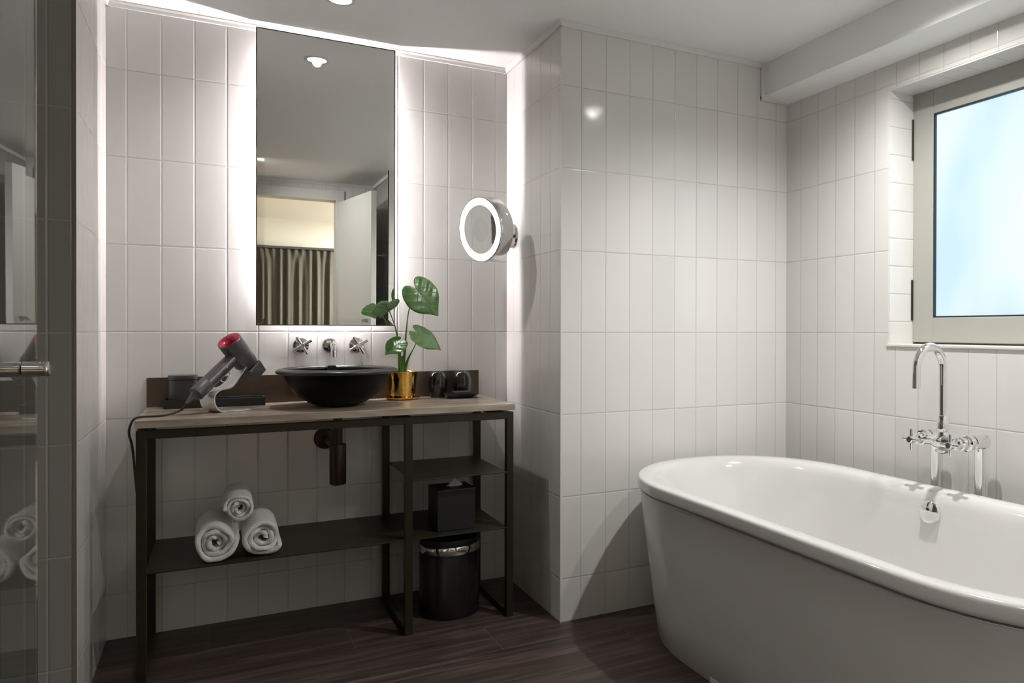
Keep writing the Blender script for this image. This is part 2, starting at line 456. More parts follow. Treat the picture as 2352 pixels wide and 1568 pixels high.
# cornice beads along the tops of the tiles
def cornice(name, a, b_, inward, z0=ZT, z1=ZC, t=0.013):
    a = Vector((*a, 0)); b_ = Vector((*b_, 0)); n = Vector((*inward, 0))
    prof = [(0, z0), (t*0.55, z0), (t*0.62, z0+0.004), (t*0.7, z0+(z1-z0)*0.5), (t, z1-0.004), (t, z1), (0, z1)]
    bm = bmesh.new()
    ring_loft(bm, [[p + n*d + Vector((0, 0, z)) for d, z in prof] for p in (a, b_)], True, True)
    bmesh.ops.recalc_face_normals(bm, faces=bm.faces)
    return struct(obj(name, bm, M_cornice))
cornice('trim_8', (XL, YM), (XS, YM), (0, -1))
cornice('trim_9', (XL, YN), (XL, YM), (1, 0))
cornice('trim_10', (XS, YB-0.012), (XS, YM), (-1, 0))
cornice('trim_11', (XS-0.012, YB), (2.003, YB), (0, -1))
bm = bmesh.new()
box(bm, 2.003, 2.023, YB-0.012, YB, 2.030, ZC, bev=0.002)
box(bm, 2.003, XR, YB-0.0115, YB, 2.027, 2.046, bev=0.002)
struct(obj('trim_12', bm, M_cornice))
cornice('trim_13', (XW, YN), (XL, YN), (0, -1))

# back wall with the doorway the camera looks in from, and the bedroom beyond
DX0, DX1, DZ = -0.06, 0.857, 2.055
bm = bmesh.new()
box(bm, XW, DX0, YK-0.12, YK, 0, ZC)
box(bm, DX1, 1.24, YK-0.12, YK, 0, ZC)
box(bm, DX0, DX1, YK-0.12, YK, DZ, ZC)
struct(obj('wall_door', bm, M_tileB))
cornice('trim_14', (XW, YK), (1.14, YK), (0, 1))
bm = bmesh.new()
box(bm, DX0-0.05, DX0+0.012, YK-0.13, YK+0.012, 0, DZ+0.05, bev=0.003)
box(bm, DX1-0.012, DX1+0.05, YK-0.13, YK+0.012, 0, DZ+0.05, bev=0.003)
box(bm, DX0-0.05, DX1+0.05, YK-0.13, YK+0.013, DZ-0.012, DZ+0.068, bev=0.003)
struct(obj('trim_15', bm, M_door))
struct(obj('wall_partition', B(1.14, 1.24, YK, 0.45, 0, ZC), tile_mat('dark_grey_tile_partition', col=(0.33, 0.325, 0.30), grout=(0.38, 0.37, 0.34), oy=0.02, w=TW, rough=0.16)))
cornice('trim_16', (1.14, YK), (1.14, 0.45), (-1, 0))
struct(obj('wall_bath_foot', B(1.14, XR+0.2, 0.35, 0.45, 0, ZC), M_tileB))
struct(obj('wall_left', B(XW-0.1, XW, YK-0.12, YN+0.1, 0, ZC), M_dark))

# open door leaf
hinge = Vector((0.862, -0.345)); end = Vector((0.985, 0.42))
dv_ = (end-hinge); ln = dv_.length; ang = math.atan2(dv_.y, dv_.x)
dr = bpy.data.objects.new('door_1', None); link(dr); dr.location = (hinge.x, hinge.y, 0.005); dr.rotation_euler = (0, 0, ang); struct(dr)
obj('door_panel', B(0, ln, -0.04, 0.0, 0, 2.025, bev=0.003), M_door, dr)
bm = bmesh.new(); lathe(bm, [(0.024, 0), (0.024, 0.008), (0.010, 0.010), (0.010, 0.045)], (ln-0.07, 0.0, 1.0), (0, 1, 0)); tube(bm, [(ln-0.07, 0.045, 1.0), (ln-0.19, 0.045, 1.0)], 0.009)
obj('door_handle', bm, M_chrome, dr, smooth=40)

# bedroom
struct(obj('floor_bedroom', B(-2.2, 3.2, -4.4, YK-0.12, -0.08, -0.002), M_carpet))
struct(obj('ceiling_bedroom', B(-2.2, 3.2, -4.4, YK-0.12, 2.34, 2.44), M_cream))
struct(obj('wall_bedroom_far', B(-2.2, 3.2, -4.5, -4.4, 0, 2.44), M_cream))
struct(obj('wall_bedroom_left', B(-2.3, -2.2, -4.5, YK-0.12, 0, 2.44), M_cream))
struct(obj('wall_bedroom_right', B(3.2, 3.3, -4.5, YK-0.12, 0, 2.44), M_cream))
bm = bmesh.new()
box(bm, -2.2, DX0-0.001, YK-0.135, YK-0.1205, 0, 2.34)
box(bm, DX1+0.001, 3.2, YK-0.135, YK-0.1205, 0, 2.34)
box(bm, DX0-0.001, DX1+0.001, YK-0.135, YK-0.1205, DZ, 2.34)
struct(obj('wall_bedroom_near', bm, M_cream))
# curtain: gathered folds
cur = thing('curtain', 'taupe pleated curtain in the bedroom, seen in the big mirror', 'curtain', (0.8, -4.3, 0))
bm = bmesh.new(); cols = []
x = -0.9; nx = 420
top, botz = 1.955, 0.02
rows_z = [top, top-0.02, top-0.06, top-0.10, top-0.16, 1.5, 1.0, 0.5, botz]
for zi, z in enumerate(rows_z):
    row = []
    for i in range(nx+1):
        xx = -0.9 + 3.3*i/nx
        ph = xx*2*PI/0.085
        t = min(1, max(0, (top-z)/0.25))
        a1 = 0.012*(1-t) + 0.004
        y = a1*math.sin(ph) + t*0.022*math.sin(xx*2*PI/0.127+1.3*math.sin(xx*7)) + t*0.012*math.sin(xx*2*PI/0.071+2)
        row.append((xx, -4.30+y, z))
    cols.append(row)
ring_loft(bm, cols, cyc=False)
oc = obj('curtain_cloth', bm, M_curtain, cur, smooth=180)
so = oc.modifiers.new('s', 'SOLIDIFY'); so.thickness = 0.003
obj('curtain_track', B(-0.95, 2.45, -4.33, -4.27, 1.955, 1.985, bev=0.003), M_nickel2, cur)
setparent(cur)

# robe hook on the partition (seen in the mirror)
hk = thing('robe_hook', 'small chrome peg hook on the dark tiled wall, seen in the big mirror', 'hook', (1.14, 0.03, 1.59))
bm = bmesh.new(); lathe(bm, [(0.014, 0), (0.014, 0.004), (0.007, 0.005), (0.007, 0.05), (0.009, 0.051), (0.009, 0.055)], (1.14, 0.03, 1.59), (-1, 0, 0), n=24)
obj('hook_arm', bm, M_chrome, hk, smooth=40)
bm = bmesh.new(); tube(bm, [(1.088, 0.03, 1.59), (1.086, 0.03, 1.615)], 0.005)
obj('hook_tip', bm, M_chrome, hk, smooth=40)
setparent(hk)

# ------------------------------------------------------------------ window
win = bpy.data.objects.new('window_1', None); link(win); struct(win)
FX0, FX1 = XR+0.120, XR+0.165
def frame_ring(y0, y1, z0, z1, wd, x0, x1, bev=0.003):
    bm = bmesh.new()
    box(bm, x0, x1, y0, y0+wd, z0, z1, bev=bev); box(bm, x0, x1, y1-wd, y1, z0, z1, bev=bev)
    box(bm, x0, x1, y0+wd-0.001, y1-wd+0.001, z0, z0+wd, bev=bev); box(bm, x0, x1, y0+wd-0.001, y1-wd+0.001, z1-wd, z1, bev=bev)
    return bm
obj('window_frame', frame_ring(WY0+0.002, WY1-0.002, WZ0+0.002, WZ1-0.002, 0.05, FX0+0.03, FX0+0.08), M_frame, win)
obj('window_sash', frame_ring(1.378, 1.971, 1.022, 1.936, 0.090, FX0, FX0+0.042), M_frame, win)
GY0, GY1, GZ0, GZ1 = 1.468, 1.881, 1.112, 1.846
obj('window_gasket', frame_ring(GY0-0.001, GY1+0.001, GZ0-0.001, GZ1+0.001, 0.006, FX0+0.002, FX0+0.02, bev=0), M_rubber, win)
obj('window_pane', B(FX0+0.012, FX0+0.018, GY0+0.004, GY1-0.004, GZ0+0.004, GZ1-0.004), M_pane, win)
for z in (1.770, 1.177):
    bm = bmesh.new(); lathe(bm, [(0.0065, -0.075), (0.0065, 0.075)], (FX0-0.003, 1.9755-0.002, z), (0, 0, 1), n=16)
    box(bm, FX0-0.006, FX0+0.004, 1.969, 1.976, z-0.07, z+0.07)
    obj('window_hinge', bm, M_hinge, win)

# ------------------------------------------------------------------ downlights
def downlight(x, y, power, label, size=150, aim=None):
    t = thing('downlight', label, 'ceiling light', (x, y, ZC), 'recessed ceiling downlights')
    bm = bmesh.new(); lathe(bm, [(0.050, 0.0), (0.050, -0.002), (0.047, -0.004), (0.037, -0.003), (0.036, 0.0)], (x, y, ZC), (0, 0, 1), n=40, caps=(False, False))
    obj('trim_ring', bm, M_cornice, t, smooth=50)
    bm = bmesh.new(); lathe(bm, [(0.0365, -0.0005), (0.0365, -0.0018)], (x, y, ZC), (0, 0, 1), n=40)
    obj('lamp_lens', bm, M_bulb, t)
    setparent(t)
    l = bpy.data.lights.new('downlight_lamp', 'SPOT'); l.energy = power; l.color = COL_DOWN
    l.spot_size = math.radians(size); l.spot_blend = 0.9; l.shadow_soft_size = 0.018
    lo = bpy.data.objects.new('downlight_lamp', l); link(lo, t); lo.location = (0, 0, -0.012)
    if aim: lo.rotation_euler = Vector(aim).to_track_quat('-Z', 'Y').to_euler()
    return t
downlight(0.369, 2.739, P_SINK*PI, 'recessed downlight in the ceiling right in front of the tall backlit mirror')
downlight(1.687, 1.593, P_BATH*PI, 'recessed downlight in the ceiling over the far half of the white bathtub')
downlight(0.02, 0.40, P_DOOR_FILL*PI, 'added fill downlight in the ceiling just inside the doorway', 110, aim=(0.80, -0.28, -0.62))  # added out of view to brighten the door leaf in the mirror
downlight(1.687, 0.93, P_BATH*0.35*PI, 'added fill downlight in the ceiling over the near end of the white bathtub')  # added out of view to lift the tub and the ceiling above
al = bpy.data.lights.new('bedroom_lamp', 'AREA'); al.energy = P_BED; al.color = (1.0, 0.96, 0.87); al.shape = 'DISK'; al.size = 0.5
ao = bpy.data.objects.new('bedroom_lamp', al); link(ao); ao.location = (2.65, -3.3, 2.30)

# ------------------------------------------------------------------ tall mirror
MX0, MX1, MZ0, MZ1, MY = 0.1263, 0.6195, 1.0782, 2.1645, 3.083
mir = thing('wall_mirror', 'tall rectangular backlit mirror with thin black edge above the black basin', 'mirror', ((MX0+MX1)/2, YM-0.01, MZ0))
TILT = math.radians(0.46)
def mt(x, y, z):   # lean: the top leans into the room about the lower edge
    dz = z-(MZ0+MZ1)/2
    return (x, y - math.tan(TILT)*dz, z)
bm = bmesh.new()
fw, bv, dp = 0.0028, 0.027, 0.0006
def rect(i, y): return [bm.verts.new(mt(*p)) for p in ((MX0+i, y, MZ0+i), (MX1-i, y, MZ0+i), (MX1-i, y, MZ1-i), (MX0+i, y, MZ1-i))]
a = rect(fw, MY+dp); b_ = rect(bv, MY)
for i in range(4):
    j = (i+1) % 4; bm.faces.new((a[i], a[j], b_[j], b_[i]))
bm.faces.new(b_)
obj('mirror_glass', bm, M_mirror, mir)
bm = bmesh.new()
o1 = rect(0, MY-0.0005); i1 = rect(fw+0.0005, MY-0.0005); o2 = rect(0, MY+0.004); i2 = rect(fw+0.0005, MY+0.004)
for i in range(4):
    j = (i+1) % 4
    bm.faces.new((o1[i], o1[j], i1[j], i1[i])); bm.faces.new((o1[j], o1[i], o2[i], o2[j])); bm.faces.new((i1[i], i1[j], i2[j], i2[i]))
bm.faces.new(list(reversed(o2)))
obj('mirror_edge', bm, M_mframe, mir)
bi = 0.085
obj('mirror_back_box', B(MX0+bi, MX1-bi, 3.094, YM, MZ0+bi, MZ1-bi), M_cornice, mir)
ly0, ly1 = 3.110, 3.118
for a_ in (B(MX0+bi-0.004, MX0+bi-0.001, ly0, ly1, MZ0+bi, MZ1-bi), B(MX1-bi+0.001, MX1-bi+0.004, ly0, ly1, MZ0+bi, MZ1-bi),
           B(MX0+bi, MX1-bi, ly0, ly1, MZ0+bi-0.004, MZ0+bi-0.001), B(MX0+bi, MX1-bi, ly0, ly1, MZ1-bi+0.001, MZ1-bi+0.004)):
    obj('led_strip', a_, M_ledw, mir)
setparent(mir)

# ------------------------------------------------------------------ vanity table
VX0, VX1, VY0, VY1 = -0.2135, 0.971, 2.670, 3.122
VZ = 0.7915
van = thing('washstand', 'dark bronze steel washstand with open shelves along the sink wall', 'washstand', ((VX0+VX1)/2, 2.9, 0))
LB = 0.026
def leg(x, y): obj('leg', B(x, x+LB, y, y+LB, 0, 0.7600, bev=0.0015), M_bronze, van)
FY = 2.682
for x in (VX0+0.002, 0.574, VX1-LB-0.002):
    leg(x, FY); leg(x, YM-0.042-0.004)
for y in (FY, YM-0.046):
    obj('rail', B(VX0+0.003, VX1-0.003, y+0.0005, y+LB-0.0005, 0.7345, 0.7598, bev=0.0015), M_bronze, van)
for x in (VX0+0.0025, 0.5745, VX1-LB-0.0025):
    obj('rail', B(x, x+LB-0.001, FY+0.02, YM-0.03, 0.735, 0.7595), M_bronze, van)
    obj('foot_rail', B(x, x+LB-0.001, FY+0.02, YM-0.03, 0.0, 0.022, bev=0.001), M_bronze, van)
obj('shelf', B(VX0+0.026, VX1-0.026, FY+0.001, YM-0.032, 0.3285, 0.3333, bev=0.001), M_bronze, van)
obj('shelf', B(0.6005, VX1-0.026, FY+0.001, YM-0.032, 0.5345, 0.539, bev=0.001), M_bronze, van)
setparent(van)
tag(obj('countertop', B(VX0, VX1, VY0, YM-0.003, 0.7690, VZ, bev=0.0012), M_stone), 'brown veined stone countertop on top of the washstand', 'countertop')
tag(obj('backsplash', B(VX0, 0.9700, 3.115, YM-0.001, VZ, 0.8945, bev=0.001), M_splash), 'low dark brown backsplash panel at the back of the countertop', 'backsplash')

# ------------------------------------------------------------------ basin
BCX, BCY = 0.382, 2.885
bas = thing('basin', 'round black vessel basin with a rolled rim on the stone countertop', 'basin', (BCX, BCY, VZ))
prof = [(0.03, 0.0), (0.055, 0.0005), (0.075, 0.006), (0.10, 0.017), (0.125, 0.033), (0.148, 0.054), (0.164, 0.077), (0.174, 0.101), (0.179, 0.118),
        (0.176, 0.119), (0.170, 0.114), (0.160, 0.085), (0.140, 0.057), (0.110, 0.035), (0.07, 0.020), (0.024, 0.016)]
bm = bmesh.new(); lathe(bm, prof, (BCX, BCY, VZ), n=96); obj('bowl', bm, M_black, bas, smooth=60)
rp = [(0.176, 0.1165), (0.196, 0.1175), (0.203, 0.1195), (0.2055, 0.124), (0.204, 0.128), (0.197, 0.1325), (0.187, 0.1355), (0.178, 0.1355), (0.1735, 0.131), (0.172, 0.122), (0.176, 0.1165)]
bm = bmesh.new(); lathe(bm, rp, (BCX, BCY, VZ), n=96, caps=(False, False)); bmesh.ops.recalc_face_normals(bm, faces=bm.faces); obj('rim', bm, M_rimblk, bas, smooth=60)
bm = bmesh.new(); lathe(bm, [(0.0, 0.0), (0.022, 0.0), (0.022, 0.006), (0.018, 0.010), (0.0, 0.011)], (BCX, BCY, VZ+0.017), n=30); obj('waste_plug', bm, M_blkmat, bas, smooth=50)
obj('overflow_cover', B(BCX-0.016, BCX+0.014, BCY+0.150, BCY+0.170, VZ+0.095, VZ+0.1375, bev=0.003), M_blkmat, bas)
setparent(bas)
# bottle trap
tr = thing('bottle_trap', 'brown bronze bottle trap and waste pipe under the countertop', 'waste pipe', (0.383, 2.9, 0.505))
bm = bmesh.new(); lathe(bm, [(0.0158, 0.0), (0.0158, 0.118)], (0.383, 2.9, 0.651), n=28); obj('waste_pipe', bm, M_trap, tr, smooth=40)
bm = bmesh.new(); lathe(bm, [(0.022, 0.0), (0.0275, 0.003), (0.0285, 0.008), (0.0285, 0.142), (0.027, 0.147), (0.016, 0.1475)], (0.383, 2.9, 0.506), n=36); obj('trap_body', bm, M_trap, tr, smooth=40)
bm = bmesh.new(); tube(bm, catmull([(0.383, 2.905, 0.625), (0.380, 2.97, 0.640), (0.372, 3.05, 0.645), (0.368, 3.12, 0.645)], 5), 0.0155, n=20); obj('outlet_pipe', bm, M_trap, tr, smooth=60)
bm = bmesh.new(); lathe(bm, [(0.041, 0), (0.041, 0.004), (0.038, 0.009), (0.018, 0.012)], (0.367, YM, 0.645), (0, -1, 0), n=36); obj('wall_flange', bm, M_trap, tr, smooth=40)
setparent(tr)

# ------------------------------------------------------------------ wall taps
TZc = 1.0035
def wall_cross(x, label, rot):
    t = thing('wall_tap', label, 'tap', (x, YM, TZc), 'cross handled wall taps')
    bm = bmesh.new(); lathe(bm, [(0.0290, 0), (0.0290, 0.004), (0.0275, 0.009), (0.0175, 0.012), (0.016, 0.034)], (x, YM, TZc), (0, -1, 0), n=40); obj('escutcheon', bm, M_chrome, t, smooth=35)
    bm = bmesh.new(); lathe(bm, [(0.0095, 0.03), (0.0095, 0.052), (0.0090, 0.062), (0.007, 0.064)], (x, YM, TZc), (0, -1, 0), n=30); obj('stem', bm, M_chrome, t, smooth=35)
    bm = bmesh.new()
    for a in (rot, rot+PI/2):
        d = Vector((math.cos(a), 0, math.sin(a)))
        c = Vector((x, YM-0.058, TZc))
        tube(bm, [c-d*0.0375, c-d*0.0368, c+d*0.0368, c+d*0.0375], [0.0042, 0.0056, 0.0056, 0.0042], n=16)
    obj('cross_handle', bm, M_chrome, t, smooth=50)
    setparent(t)
wall_cross(0.2805, 'left chrome cross handled tap on the wall above the black basin', math.radians(31))
wall_cross(0.4815, 'right chrome cross handled tap on the wall above the black basin', math.radians(31))
sp = thing('wall_spout', 'chrome wall spout between the two cross taps', 'spout', (0.3825, YM, TZc))
bm = bmesh.new(); lathe(bm, [(0.0275, 0), (0.0275, 0.004), (0.026, 0.009), (0.015, 0.012)], (0.3825, YM, TZc), (0, -1, 0), n=40); obj('escutcheon', bm, M_chrome, sp, smooth=35)
bm = bmesh.new(); tube(bm, [(0.3825, YM-0.01, TZc), (0.3825, YM-0.105, TZc)] + [(0.3825, YM-0.105-0.024*math.sin(a), TZc-0.024+0.024*math.cos(a)) for a in [PI/2*k/8 for k in range(1, 9)]] + [(0.3825, YM-0.129, TZc-0.042)], 0.0115, n=24)
obj('spout_pipe', bm, M_chrome, sp, smooth=60)
setparent(sp)

# ------------------------------------------------------------------ shaving mirror
sm = thing('shaving_mirror', 'round lit magnifying mirror on a chrome wall bracket right of the tall mirror', 'mirror', (XS, 3.03, 1.46))
nrm = Vector((-0.92, -0.376, -0.11)).normalized()
mc = Vector((0.9064, 2.890, 1.4560))
RR = 0.1275
bm = bmesh.new(); lathe(bm, [(RR*0.75, -0.064), (RR*0.90, -0.063), (RR*0.975, -0.060), (RR, -0.054), (RR, 0.002), (RR*0.985, 0.0045), (RR*0.955, 0.004), (RR*0.95, 0.0)], mc, nrm, n=80)
obj('mirror_housing', bm, M_chrome, sm, smooth=40)
bm = bmesh.new(); lathe(bm, [(RR*0.955, 0.0012), (RR*0.955, 0.0026), (RR*0.745, 0.0026), (RR*0.745, 0.0012)], mc, nrm, n=80, caps=(False, False)); obj('light_ring', bm, M_ring, sm)
bm = bmesh.new()
rings = [[mc + nrm*(0.0028-0.0035*(1-(k/8)**2))for _ in range(1)] for k in range(9)]
bm.free(); bm = bmesh.new(); lathe(bm, [(RR*0.745*k/8, 0.0030-0.004*(1-(k/8)**2)) for k in range(0, 9)], mc, nrm, n=80, caps=(True, False)); obj('mirror_glass', bm, M_mirror, sm, smooth=180)
bc = mc - nrm*0.05
pl = Vector((XS, 3.035, 1.457))
bm = bmesh.new(); lathe(bm, [(0.052, 0), (0.052, 0.006), (0.049, 0.012), (0.030, 0.014), (0.0, 0.0145)], pl, (-1, 0, 0), n=48); obj('wall_plate', bm, M_chrome, sm, smooth=35)
bm = bmesh.new()
kn = Vector((XS-0.040, 3.012, 1.457))
tube(bm, [pl+Vector((-0.01, 0, 0)), Vector((XS-0.035, 3.03, 1.457)), kn], 0.011, n=20)
lathe(bm, [(0.014, -0.034), (0.016, -0.032), (0.016, 0.040), (0.014, 0.042)], kn, (0, 0, 1), n=24)
ek = Vector((XS-0.080, 2.945, 1.468))
lathe(bm, [(0.010, -0.016), (0.012, -0.014), (0.012, 0.014), (0.010, 0.016)], ek, (0, 0, 1), n=24)
tube(bm, [kn+Vector((0, 0, 0.022)), ek+Vector((0, 0, 0.004))], 0.0075, n=18)
tube(bm, [ek-Vector((0, 0, 0.004)), bc+Vector((0.01, 0.01, 0.0)), bc], 0.0075, n=18)
obj('pivot_arm', bm, M_chrome, sm, smooth=45)
setparent(sm)

# ------------------------------------------------------------------ tray, tumbler, cups, soap dish
t = thing('tray', 'long narrow black tray with raised rim at the back left of the countertop', 'tray', (-0.0, 3.065, VZ))
bm = bmesh.new(); tx0, tx1, ty0, ty1 = -0.158, 0.154, 3.018, 3.108
box(bm, tx0, tx1, ty0, ty1, VZ, VZ+0.008, bev=0.002)
obj('tray_base', bm, M_blkmat, t)
bm = bmesh.new()
for b4 in ((tx0, tx1, ty0, ty0+0.007), (tx0, tx1, ty1-0.007, ty1), (tx0, tx0+0.007, ty0, ty1), (tx1-0.007, tx1, ty0, ty1)): box(bm, *b4, VZ+0.001, VZ+0.030, bev=0.002)
obj('tray_rim', bm, M_blkmat, t)
setparent(t)
t = thing('canister', 'dark grey cylindrical canister with lid standing on the long black tray', 'canister', (-0.103, 3.062, VZ+0.008))
bm = bmesh.new(); lathe(bm, [(0.041, 0.0), (0.0425, 0.002), (0.0435, 0.088), (0.042, 0.089)], (-0.103, 3.062, VZ+0.0085), n=56); obj('canister_body', bm, M_grey, t, smooth=40)
bm = bmesh.new(); lathe(bm, [(0.0425, 0.0895), (0.0445, 0.0905), (0.0450, 0.102), (0.0435, 0.1045), (0.0, 0.105)], (-0.103, 3.062, VZ+0.0085), n=56); obj('lid', bm, M_grey, t, smooth=40)
setparent(t)
def cup(x, y, label):
    p = [(0.0, 0.0), (0.027, 0.0), (0.030, 0.003), (0.0345, 0.025), (0.0372, 0.050), (0.0365, 0.075), (0.031, 0.094), (0.022, 0.1035), (0.010, 0.1068), (0.0, 0.107)]
    pts = catmull([(r, h, 0) for r, h in p[1:]], 4)
    bm = bmesh.new(); lathe(bm, [(abs(q.x), q.y) for q in pts], (0, 0, 0), n=56)
    o = obj('glass_tumbler', bm, M_blkgloss, smooth=60); o.location = (x, y, VZ)
    tag(o, label, 'tumbler', 'upturned black tumblers')
cup(0.783, 3.062, 'upturned black tumbler beside the brass plant pot')
cup(0.8835, 3.062, 'upturned black tumbler behind the soap dish')
t = thing('soap_dish', 'square black soap dish at the right end of the countertop', 'soap dish', (0.855, 2.995, VZ))
def sq_ring(cx, cy, h, z, k=8):
    out = []
    for i in range(4*k):
        a = 2*PI*i/(4*k); c, s = math.cos(a), math.sin(a); e = 0.35
        out.append(Vector((cx + h*abs(c)**e*(1 if c >= 0 else -1), cy + h*0.62*abs(s)**e*(1 if s >= 0 else -1), z)))
    return out
bm = bmesh.new(); cx, cy = 0.858, 2.990
ring_loft(bm, [sq_ring(cx, cy, .040, VZ), sq_ring(cx, cy, .046, VZ+.004), sq_ring(cx, cy, .0635, VZ+.0155), sq_ring(cx, cy, .065, VZ+.0175), sq_ring(cx, cy, .062, VZ+.0165), sq_ring(cx, cy, .046, VZ+.0085)], True, True)
obj('dish', bm, M_blkmat, t, smooth=35); setparent(t)
o = obj('soap_bar', B(-0.033, 0.033, -0.021, 0.021, 0, 0.019, bev=0.005, seg=3), M_grey, smooth=50); o.location = (0.857, 2.990, VZ+0.0086)
tag(o, 'wrapped dark grey soap bar lying in the black soap dish', 'soap')

# ------------------------------------------------------------------ hair dryer on its stand
Dd = Vector((0.78, 0.626, 0)); Dw = Vector((-0.626, 0.78, 0)); D0 = Vector((0.0, 2.80, 0))
def dp3(s, z, w=0.0): return D0 + Dd*s + Dw*w + Vector((0, 0, z))
st = thing('dryer_stand', 'bent silver metal stand with round foot holding the hair dryer', 'stand', tuple(dp3(0.07, VZ, 0.033)))
prof = catmull([(0.075, VZ+0.0015, 0), (0.045, VZ+0.0015, 0), (0.020, VZ+0.004, 0), (0.001, VZ+0.018, 0), (-0.0075, VZ+0.042, 0), (-0.003, VZ+0.062, 0), (0.016, VZ+0.0745, 0), (0.040, VZ+0.0775, 0), (0.058, VZ+0.080, 0), (0.076, VZ+0.092, 0), (0.093, VZ+0.112, 0), (0.108, VZ+0.131, 0), (0.128, VZ+0.160, 0), (0.147, VZ+0.186, 0)], 5)
bm = bmesh.new(); th = 0.0018; rings = []
n = len(prof)
for i, p in enumerate(prof):
    tg = (prof[min(i+1, n-1)]-prof[max(i-1, 0)]).normalized(); nn = Vector((-tg.y, tg.x, 0))
    w0, w1 = 0.0, 0.066
    if i > n*0.55:
        k = (i-n*0.55)/(n*0.45); w0 += 0.007*math.sin(k*PI); w1 -= 0.007*math.sin(k*PI)
    if i < 8: w0 += 0.004; w1 -= 0.004
    a = p+nn*th; b2 = p-nn*th
    rings.append([dp3(a.x, a.y, w0), dp3(a.x, a.y, w1), dp3(b2.x, b2.y, w1), dp3(b2.x, b2.y, w0)])
ring_loft(bm, rings, True, True); bmesh.ops.recalc_face_normals(bm, faces=bm.faces)
obj('bent_strip', bm, M_stand, st, smooth=40)
bm = bmesh.new(); lathe(bm, [(0.054, 0.0), (0.056, 0.001), (0.056, 0.0034), (0.055, 0.0042)], dp3(0.088, VZ, 0.033), n=64); obj('round_foot', bm, M_stand, st, smooth=35)
# cradle ring that holds the head
A = dp3(0.0715, 1.0275, 0.033); Bk = dp3(0.1435, 0.9435, 0.033)
ax = (Bk-A).normalized()
bm = bmesh.new(); tube(bm, [dp3(0.060, 0.905, 0.033)+Dw*0.018*math.cos(a)+(Dd*0.55+Vector((0, 0, 0.83)))*0.018*math.sin(a) for a in [2*PI*k/28 for k in range(29)]], 0.0018, n=8, caps=False); obj('holder_loop', bm, M_stand, st, smooth=60)
bm = bmesh.new()
e1 = Dw; e2 = ax.cross(Dw).normalized()
def nz_ring(c, a, b): return [c+e1*a+e2*b, c-e1*a+e2*b, c-e1*a-e2*b, c+e1*a-e2*b]
setparent(st)
hd = thing('hair_dryer', 'grey hair dryer with a pink red ring leaning on the silver stand', 'hair dryer', tuple(dp3(0.05, 0.95, 0.033)))
L_ = (Bk-A).length; rh = 0.0385
bm = bmesh.new(); lathe(bm, [(rh*0.93, 0.003), (rh*1.0, 0.006), (rh*0.985, L_*0.5), (rh*0.96, L_-0.004), (rh*0.90, L_), (rh*0.5, L_)], A, ax, n=56, caps=(False, True)); obj('head', bm, M_nickel, hd, smooth=40)
bm = bmesh.new(); lathe(bm, [(rh*0.94, 0.004), (rh*0.98, 0.001), (rh*0.96, -0.0005), (rh*0.85, 0.001), (rh*0.62, 0.006), (rh*0.45, 0.014), (rh*0.38, 0.026), (rh*0.36, L_*0.8)], A, ax, n=56, caps=(False, False)); obj('air_ring', bm, M_red, hd, smooth=60)
bm = bmesh.new(); lathe(bm, [(rh*0.35, L_*0.55), (0.0, L_*0.55)], A, ax, n=40, caps=(False, False)); obj('air_core', bm, M_nickel2, hd)
H0 = dp3(0.098, 0.975, 0.033); H1 = dp3(-0.050, 0.855, 0.033)
hx = (H1-H0).normalized(); HL = (H1-H0).length
bm = bmesh.new(); lathe(bm, [(0.0222, 0.018), (0.0225, HL*0.36), (0.0228, HL*0.72)], H0, hx, n=36); obj('handle', bm, M_nickel, hd, smooth=40)
bm = bmesh.new(); lathe(bm, [(0.0228, HL*0.72), (0.0236, HL*0.725), (0.0236, HL*0.985), (0.020, HL)], H0, hx, n=36); obj('filter_cage', bm, M_nickel2, hd, smooth=40)
bm = bmesh.new(); lathe(bm, [(0.014, HL), (0.010, HL+0.012), (0.0055, HL+0.034), (0.004, HL+0.042)], H0, hx, n=24); obj('cord_sleeve', bm, M_nickel2, hd, smooth=60)
for k, (q, rr_) in enumerate(((0.34, 0.0036), (0.42, 0.0036))):
    c = H0+hx*(HL*q) - Dw*0.0215 + Vector((0, 0, 0.004))
    bm = bmesh.new(); lathe(bm, [(rr_, 0), (rr_, 0.002), (rr_*0.6, 0.003)], c, -Dw, n=16); obj('button', bm, M_satin if k == 0 else M_nickel2, hd, smooth=40)
# concentrator nozzle clipped on the back of the head
bm = bmesh.new()
def q4(c, a, b): return [c+e1*a+e2*b, c-e1*a+e2*b, c-e1*a-e2*b, c+e1*a-e2*b]
ring_loft(bm, [q4(Bk+ax*0.004, .033, .026), q4(Bk+ax*0.010, .034, .027), q4(Bk+ax*0.046, .034, .024), q4(Bk+ax*0.049, .032, .022)], True, True)
bmesh.ops.recalc_face_normals(bm, faces=bm.faces)
obj('nozzle', bm, M_nickel, hd)
pc = H1 + hx*0.040
pts = [tuple(pc), (-0.100, 2.80, 0.8075), (-0.135, 2.78, 0.7965), (-0.170, 2.765, 0.7955), (-0.205, 2.755, 0.7955), (-0.2225, 2.748, 0.788), (-0.2315, 2.742, 0.765), (-0.232, 2.738, 0.742), (-0.226, 2.740, 0.715), (-0.222, 2.76, 0.66), (-0.222, 2.85, 0.55)]
bm = bmesh.new(); tube(bm, catmull(pts, 6), 0.0034, n=12); obj('cord', bm, M_cord, hd, smooth=60)
setparent(hd)

